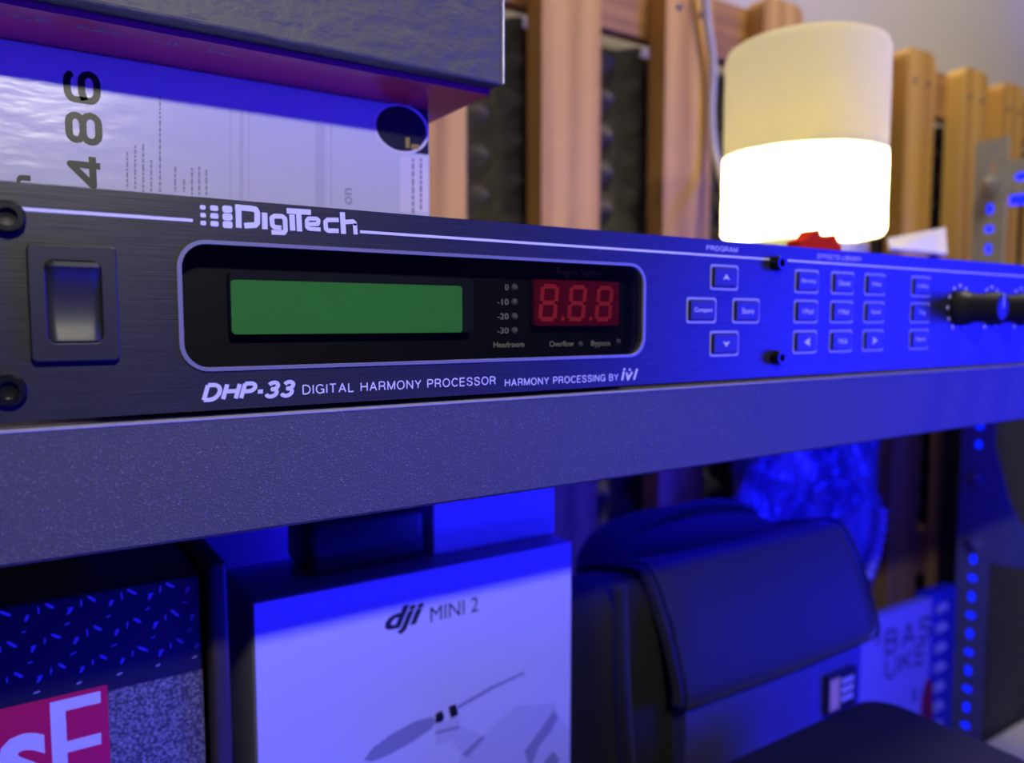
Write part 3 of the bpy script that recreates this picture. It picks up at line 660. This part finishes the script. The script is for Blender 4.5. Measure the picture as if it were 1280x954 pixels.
# drone box
DY = 0.088; DX0, DX1, DZ = 0.0719, 0.2057, -0.0749
db = thing('drone_box', ((DX0+DX1)/2, DY+0.022, CR), 'white drone box with a charcoal side, drone picture on its front', 'box')
put('box_sleeve', B(DX0, DX1, DY+0.0004, DY+0.043, CR, DZ, bev=0.0024, seg=4), M_sleeve, db, smooth=True, auto=50)
put('front_face', B(DX0+0.0006, DX1-0.0004, DY, DY+0.0030, CR+0.003, DZ-0.0005), M_whitecard, db)
def dl(s, pix, m, **k):
    (xa, ya), (xb, yb) = pix; x0, z0 = at(xa, ya, DY); x1, z1 = at(xb, yb, DY); return put('lettering', text_bm(s, x0, x1, z0, z1, DY, **k), m, db)
x0, _ = at(481, 780, DY); x1, _ = at(530, 770, DY); _, z1 = at(505, 757, DY); _, z0 = at(505, 792, DY)
put('logo_lettering', text_bm('dji', x0, x1, z0, z1, DY, bold=0.035, shear=0.35), M_ink, db)
x0, _ = at(538, 770, DY); x1, _ = at(598, 760, DY); _, z0 = at(568, 771, DY); _, z1 = at(568, 752.5, DY)
put('lettering', text_bm('MINI 2', x0, x1, z0, z1, DY), M_ink, db)
def dp(name, m, *polys, y=DY):
    bm = bmesh.new()
    for p in polys: ppoly(bm, p, y)
    return put(name, bm, m, db)
q = lambda u, v: (280+u/2.696, 600+v/2.696)
dp('printed_propeller', M_inkgrey, [q(470, 945), q(500, 905), q(560, 860), q(640, 815), q(700, 798), q(715, 812), q(700, 838), q(640, 880), q(560, 925), q(500, 950)], [q(785, 762), q(900, 696), q(1012, 645), q(1014, 654), q(905, 706), q(790, 772)])
dp('printed_drone_body', M_inkpale, [q(710, 820), q(790, 800), q(800, 830), q(870, 862), q(980, 762), q(1115, 752), q(1130, 800), q(1165, 835), q(1166, 1000), q(780, 1000), q(800, 925), q(765, 880), q(715, 895)])
dp('printed_drone_shade', M_inkgrey, [q(1012, 915), q(1075, 830), q(1112, 775), q(1125, 800), q(1100, 850), q(1060, 900), q(1040, 960), q(1025, 955)], [q(712, 848), q(790, 828), q(795, 838), q(714, 858)], [q(800, 925), q(870, 862), q(880, 870), q(820, 935)], y=DY-0.0001)
dp('printed_motor', M_ink, [q(712, 790), q(735, 776), q(742, 800), q(735, 815), q(714, 820)], [q(757, 765), q(780, 755), q(790, 790), q(765, 805)], y=DY-0.0001)
dp('printed_camera', M_inkmid, [q(1080, 945), q(1110, 915), q(1130, 940), q(1120, 975), q(1085, 985)], y=DY-0.0001)
# white box on top of the drone box
bm = B(0.146, 0.2060, DY+0.013, DY+0.042, DZ, -0.040, bev=0.0008); tag(put('small_white_box', bm, M_whitecard), 'small white box standing on the drone box, right under the shelf', 'box')
tag(put('black_adapter', B(0.095, 0.143, DY+0.012, DY+0.040, DZ, -0.0535, bev=0.004, seg=3), M_blackpl, smooth=True, auto=40), 'black plastic adapter block on the drone box beside the small white box', 'adapter')
# white carton far behind on the crate
tag(put('tall_white_carton', B(0.030, 0.205, 0.185, 0.30, CR, -0.034, bev=0.001), M_whitecard), 'tall white carton standing behind the drone box under the shelf', 'box')

# book between
bk = thing('dark_book', (0.060, 0.13, CR), 'narrow dark brown book standing between the tread-plate box and drone box', 'book')
put('cover', B(0.0572, 0.0632, 0.082, 0.20, CR, -0.0575, bev=0.0016, seg=3), M_brown, bk, smooth=True, auto=40)
# tread plate box with red label
tb = thing('tread_plate_box', (0.0, 0.13, CR), 'black box printed with tread plate and a crimson label at the left', 'box')
TZ = -0.0620
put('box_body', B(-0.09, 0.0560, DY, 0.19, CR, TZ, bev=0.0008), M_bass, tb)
put('lit_speckled_print', B(-0.0896, 0.0557, DY-0.00005, DY, CR+0.001, -0.0935), M_speck_lit, tb)  # split at the shelf's shadow edge: shade above, light below put into the tones
bm = bmesh.new(); k = 0
for i in range(-9, 6):
    for j in range(0, 4):
        cx = 0.0037+0.0108*i+0.0012*j; cz = -0.0640-0.0093*j
        for (dx, dz, a, L_, w_) in ((0, 0, -40, 0.0036, 0.00042), (0.0050, -0.0026, 55, 0.0022, 0.00040), (0.0052, -0.0018, 10, 0.0016, 0.0003), (0.0080, -0.0008, 88, 0.0026, 0.00022), (0.0030, 0.0030, 15, 0.0018, 0.00022)):
            if cz+dz < -0.0915 or cz+dz > -0.0632 or not (-0.089 < cx+dx < 0.0545): continue
            a = math.radians(a+random.uniform(-7, 7)); L_ *= random.uniform(0.75, 1.15)
            d = (math.cos(a)*L_/2, math.sin(a)*L_/2); n = (-math.sin(a)*w_, math.cos(a)*w_); c = (cx+dx, cz+dz)
            poly(bm, [(c[0]-d[0], c[1]-d[1]), (c[0]-d[0]*.6+n[0], c[1]-d[1]*.6+n[1]), (c[0]+d[0]*.6+n[0], c[1]+d[1]*.6+n[1]), (c[0]+d[0], c[1]+d[1]), (c[0]+d[0]*.6-n[0], c[1]+d[1]*.6-n[1]), (c[0]-d[0]*.6-n[0], c[1]-d[1]*.6-n[1])], DY, 0.00012)
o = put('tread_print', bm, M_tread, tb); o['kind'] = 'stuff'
lbx, lbz = at(134, 856, DY)
lb = put('crimson_label', B(-0.0895, lbx, DY-0.00015, DY-0.00005, -0.150, lbz), M_crimson, tb)
yl = DY-0.00015
x0, _ = at(63, 900, yl); x1, _ = at(126, 880, yl); _, z1 = at(95, 871, yl); 
bm = bmesh.new(); hF = 0.036; sw_ = 0.0039
box(bm, x0, x0+sw_, yl-0.00006, yl, z1-hF, z1); box(bm, x0+sw_, x1, yl-0.00006, yl, z1-0.0036, z1); box(bm, x0+sw_, x1-0.0003, yl-0.00006, yl, z1-0.0165, z1-0.0130)
put('lettering', bm, M_whitecard, lb)
x0, _ = at(-3, 940, yl); x1, _ = at(60, 940, yl); _, z1 = at(30, 917, yl)
put('lettering', text_bm('s', x0, x1, z1-0.0215, z1, yl, bold=0.02), M_whitecard, lb)

# ---- camera bag
def extrude_profile(prof, xa, xb, n=14, inset=0.006, bulge=0.0):
    """closed yz profile swept along x, ends rounded in"""
    bm = bmesh.new(); cy = sum(p[0] for p in prof)/len(prof); cz = sum(p[1] for p in prof)/len(prof); rings = []
    for i in range(n+1):
        t = i/n; e = min(t, 1-t); x = xa+(xb-xa)*t
        d = inset*max(0, 1-(e*(xb-xa))/inset)**2 if inset else 0
        ring = []
        for (y, z) in prof:
            v = Vector((cy-y, cz-z)); v.normalize()
            ring.append(bm.verts.new((x, y+v.x*d-bulge*math.sin(math.pi*t), z+v.y*d)))
        rings.append(ring)
    m_ = len(prof)
    for a, b in zip(rings, rings[1:]):
        for k in range(m_): bm.faces.new((a[k], a[(k+1) % m_], b[(k+1) % m_], b[k]))
    bm.faces.new(rings[0]); bm.faces.new(rings[-1][::-1]); return bm
bag = thing('camera_bag', (0.36, 0.18, CR), 'black padded camera bag with a deep front flap and small tan-and-grey tag', 'bag')
def sp(pts, n=4): return [(p.x, p.y) for p in smooth_path([(a, b, 0) for a, b in pts], n)]
body = [(0.115, CR), (0.108, -0.27), (0.110, -0.20), (0.117, -0.140), (0.130, -0.120), (0.16, -0.122), (0.19, -0.135), (0.205, -0.152), (0.212, -0.18), (0.214, -0.25), (0.212, CR)]
put('bag_body', extrude_profile(sp(body, 3), 0.245, 0.448, 20, 0.012), M_nylon, bag, smooth=True, auto=60)
# flap: curved sheet with thickness
fl = sp([(0.180, -0.1240), (0.150, -0.1150), (0.130, -0.1100), (0.1190, -0.1130), (0.1065, -0.134), (0.0975, -0.158), (0.0945, -0.170), (0.0960, -0.1755)], 4)
flo = fl+[(y+0.006, z-0.0015) for y, z in fl[::-1]]
bmf = extrude_profile(flo, 0.281, 0.4475, 16, 0.002, bulge=0.002)
bm = bmesh.new(); b2 = bmesh.new(); bmesh.ops.create_cube(b2, size=2)
bmesh.ops.subdivide_edges(b2, edges=b2.edges[:], cuts=9, use_grid_fill=True)
for v in b2.verts:
    p = Vector(v.co); n_ = (abs(p.x)**3+abs(p.y)**3+abs(p.z)**2.4)**(1/2.8); d_ = p/max(n_, 1e-6)
    v.co = (0.360+0.078*d_.x, 0.170+0.036*d_.y, -0.130+0.031*d_.z-0.006*max(0, d_.x))
merge(bm, b2); put('padded_lid', bm, M_nylon, bag, smooth=True)
put('front_flap', bmf, M_flap, bag, smooth=True, auto=50)
bm = bmesh.new(); tube(bm, [(0.2825, y-0.0015, z+0.001) for y, z in fl], 0.0011, 8); tube(bm, [(0.446, y-0.0015, z+0.001) for y, z in fl], 0.0011, 8)
tube(bm, [(0.2825+0.1635*k/10, fl[-1][0]-0.0005-0.002*math.sin(math.pi*k/10), fl[-1][1]) for k in range(11)], 0.0010, 8)
put('flap_piping', bm, M_nylon, bag, smooth=True)
pocket = sp([(0.112, CR), (0.101, -0.32), (0.100, -0.26), (0.1005, -0.21), (0.102, -0.170), (0.112, -0.150)], 4)+[(0.118, -0.150), (0.118, CR)]
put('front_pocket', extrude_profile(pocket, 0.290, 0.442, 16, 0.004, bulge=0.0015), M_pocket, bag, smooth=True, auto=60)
bm = bmesh.new(); tube(bm, smooth_path([(0.288, 0.165, -0.124), (0.297, 0.162, -0.113), (0.318, 0.160, -0.0995), (0.347, 0.160, -0.0945), (0.382, 0.160, -0.0965), (0.410, 0.162, -0.106), (0.424, 0.165, -0.124)], 6), 0.0032, 10)
put('carry_handle', bm, M_nylon, bag, smooth=True)
ty = 0.0975
tx0, tz1 = at(1033, 846, ty); tx1, tz0 = at(1068, 880, ty)
tg = put('brand_tag', B(tx0, tx1, ty-0.0008, ty+0.001, tz0, tz1, bev=0.0003), M_ink, bag)
w_ = tx1-tx0; h_ = tz1-tz0
put('tan_bar', B(tx0+w_*0.10, tx0+w_*0.42, ty-0.0010, ty-0.0007, tz0+h_*0.10, tz1-h_*0.12), M_tan, tg)
bm = bmesh.new()
for r_ in range(3):
    for c_ in range(3):
        box(bm, tx0+w_*(0.50+0.14*c_), tx0+w_*(0.60+0.14*c_), ty-0.0010, ty-0.0007, tz0+h_*(0.22+0.22*r_), tz0+h_*(0.36+0.22*r_))
put('grey_marks', bm, M_print, tg)
bm = bmesh.new()
tube(bm, smooth_path([(0.262, 0.122, -0.115), (0.256, 0.112, -0.16), (0.258, 0.108, -0.22), (0.262, 0.107, -0.30), (0.264, 0.107, -0.34)], 6), 0.004, 8); put('side_strap', bm, M_nylon, bag, smooth=True)

# ---- felt-topped case in the lower right foreground
cxr, cyr = 0, 0
FY = 0.060; fx, fz = at(1096, 866, FY)
bm = bmesh.new(); poly_ = rrect(fx-0.26, fx, FY-0.085, FY, 0.016, 8)
a = [bm.verts.new((x, y, CR)) for x, y in poly_]; n = len(a); prev = a
for (ins, z) in ((0, fz-0.004), (0.0012, fz-0.0012), (0.004, fz)):
    cur = []
    for x, y in poly_:
        c_ = Vector((fx-0.13-x, FY-0.0425-y)); c_.normalize(); cur.append(bm.verts.new((x+c_.x*ins, y+c_.y*ins, z)))
    for k in range(n): bm.faces.new((prev[k], prev[(k+1) % n], cur[(k+1) % n], cur[k]))
    prev = cur
bm.faces.new(prev); bm.faces.new(a[::-1])
FCASE = bm

# ---- songbook, notebook
BYK = 0.300
bx0, bzt = at(1090, 770, BYK); bx1, bzt1 = at(1165, 752, BYK)
zt = -0.305
sb = thing('music_book', (0.80, BYK+0.006, LOWZ), 'white music book with dark title lettering standing right of the camera bag', 'book')
put('pages', B(0.672, bx1-0.001, BYK+0.0008, BYK+0.012, LOWZ, zt-0.001), M_whitecard, sb)
cv = put('cover', B(0.670, bx1, BYK, BYK+0.0008, LOWZ, zt), M_paper, sb)
for s, (l, t), (r_, b) in (('BAS', (1108, 768), (1163, 797)), ('UKE', (1108, 803), (1156, 829))):
    x0, _ = at(l, t, BYK); x1, z0 = at(r_, b, BYK); _, z1 = at(r_, t, BYK); put('lettering', caps_bm(s, x0, x1, z0, z1, BYK, wt=0.13), M_ink, cv)
x0, z0 = at(1094, 806, BYK); x1, z1 = at(1102, 790, BYK); bm = bmesh.new(); hz = (z1-z0)/5
for k_ in (0, 3): poly(bm, [(x0, z0+hz*k_), (x1, z0+hz*k_), (x1, z0+hz*(k_+1)), (x0, z0+hz*(k_+1))], BYK)
put('printed_bars', bm, M_ink, cv)
bm = bmesh.new(); ppoly(bm, ((1150, 905), (1152, 870), (1158, 850), (1165, 848), (1166, 905)), BYK); put('red_print', bm, M_crimson, cv)
bm = bmesh.new(); ppoly(bm, ((1140, 862), (1146, 860), (1146, 876), (1140, 878)), BYK); put('grey_print', bm, M_inkmid, cv)
nb = thing('ring_notebook', (0.935, BYK+0.01, LOWZ), 'blue notebook with white binding rings between the music book and steel upright', 'notebook')
nx0 = bx1+0.002; nx1 = at(1198, 800, BYK)[0]
put('cover', B(nx0, nx1, BYK+0.004, BYK+0.020, LOWZ, zt+0.001, bev=0.001), M_bluecover, nb)
z = zt-0.018
while z > LOWZ+0.02:
    bm = bmesh.new(); cyl(bm, ((nx0*0.62+nx1*0.38), BYK+0.002, z), (1, 0, 0.15), 0.0048, 0.016, 10); put('binding_ring', bm, M_print, nb); z -= 0.0245

# ---- crumpled film bag behind camera bag
def film():
    bm = bmesh.new(); X0, X1 = 0.640, 0.885; g = []
    for j in range(41):
        z = LOWZ+(-0.055-LOWZ)*j/40; row = []
        for i in range(25):
            a = 2*math.pi*i/24; k = 1-0.10*max(0, (j-30)/10)**2
            x = (X0+X1)/2+(X1-X0)/2*math.cos(a)*k; y = 0.368+0.030*math.sin(a)*k
            nse = 0.007*math.sin(3*a+z*40)+0.006*math.sin(7*a-z*63)+0.004*math.sin(11*a+z*120)
            row.append((x+nse*math.cos(a), y+nse*math.sin(a), z))
        g.append(row)
    V = [[bm.verts.new(p) for p in r_[:24]] for r_ in g]
    for a, b in zip(V, V[1:]):
        for k in range(24): bm.faces.new((a[k], a[(k+1) % 24], b[(k+1) % 24], b[k]))
    bm.faces.new(V[0][::-1]); bm.faces.new(V[-1]); return bm
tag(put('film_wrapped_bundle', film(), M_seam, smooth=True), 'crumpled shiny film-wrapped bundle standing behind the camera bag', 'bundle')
ch = thing('bead_chain', (0.83, 0.325, -0.27), 'short chain of pale beads hanging down the edge of the film-wrapped bundle', 'beads')
for i, (px, py) in enumerate(((1102, 640), (1102, 651), (1101, 662), (1099, 674), (1096, 685), (1093, 696), (1090, 707), (1086, 718))):
    x, z = at(px, py, 0.331); bm = bmesh.new(); sphere(bm, (x, 0.331, z), 0.0058, (1, 1, 0.95), 12); put('bead', bm, M_whitecard, ch, smooth=True)

# ---- dark case at far right behind the upright, white parcel at its foot
tag(put('tall_black_case', B(1.125, 1.50, 0.365, 0.412, -0.62, -0.075, bev=0.01, seg=3), M_nylon, smooth=True, auto=40), 'tall black case leaning on the slats right of the perforated upright', 'case')
pb = put('white_parcel', B(1.150, 1.32, 0.24, 0.36, LOWZ, -0.593, bev=0.008, seg=3), M_whitecard, smooth=True, auto=40); tag(pb, 'pale rounded parcel on the lower shelf at the foot of the upright', 'parcel')

tag(put('felt_topped_case', FCASE, M_felt, smooth=True, auto=50), 'black felt-topped case with rounded corners standing before the camera bag', 'case')
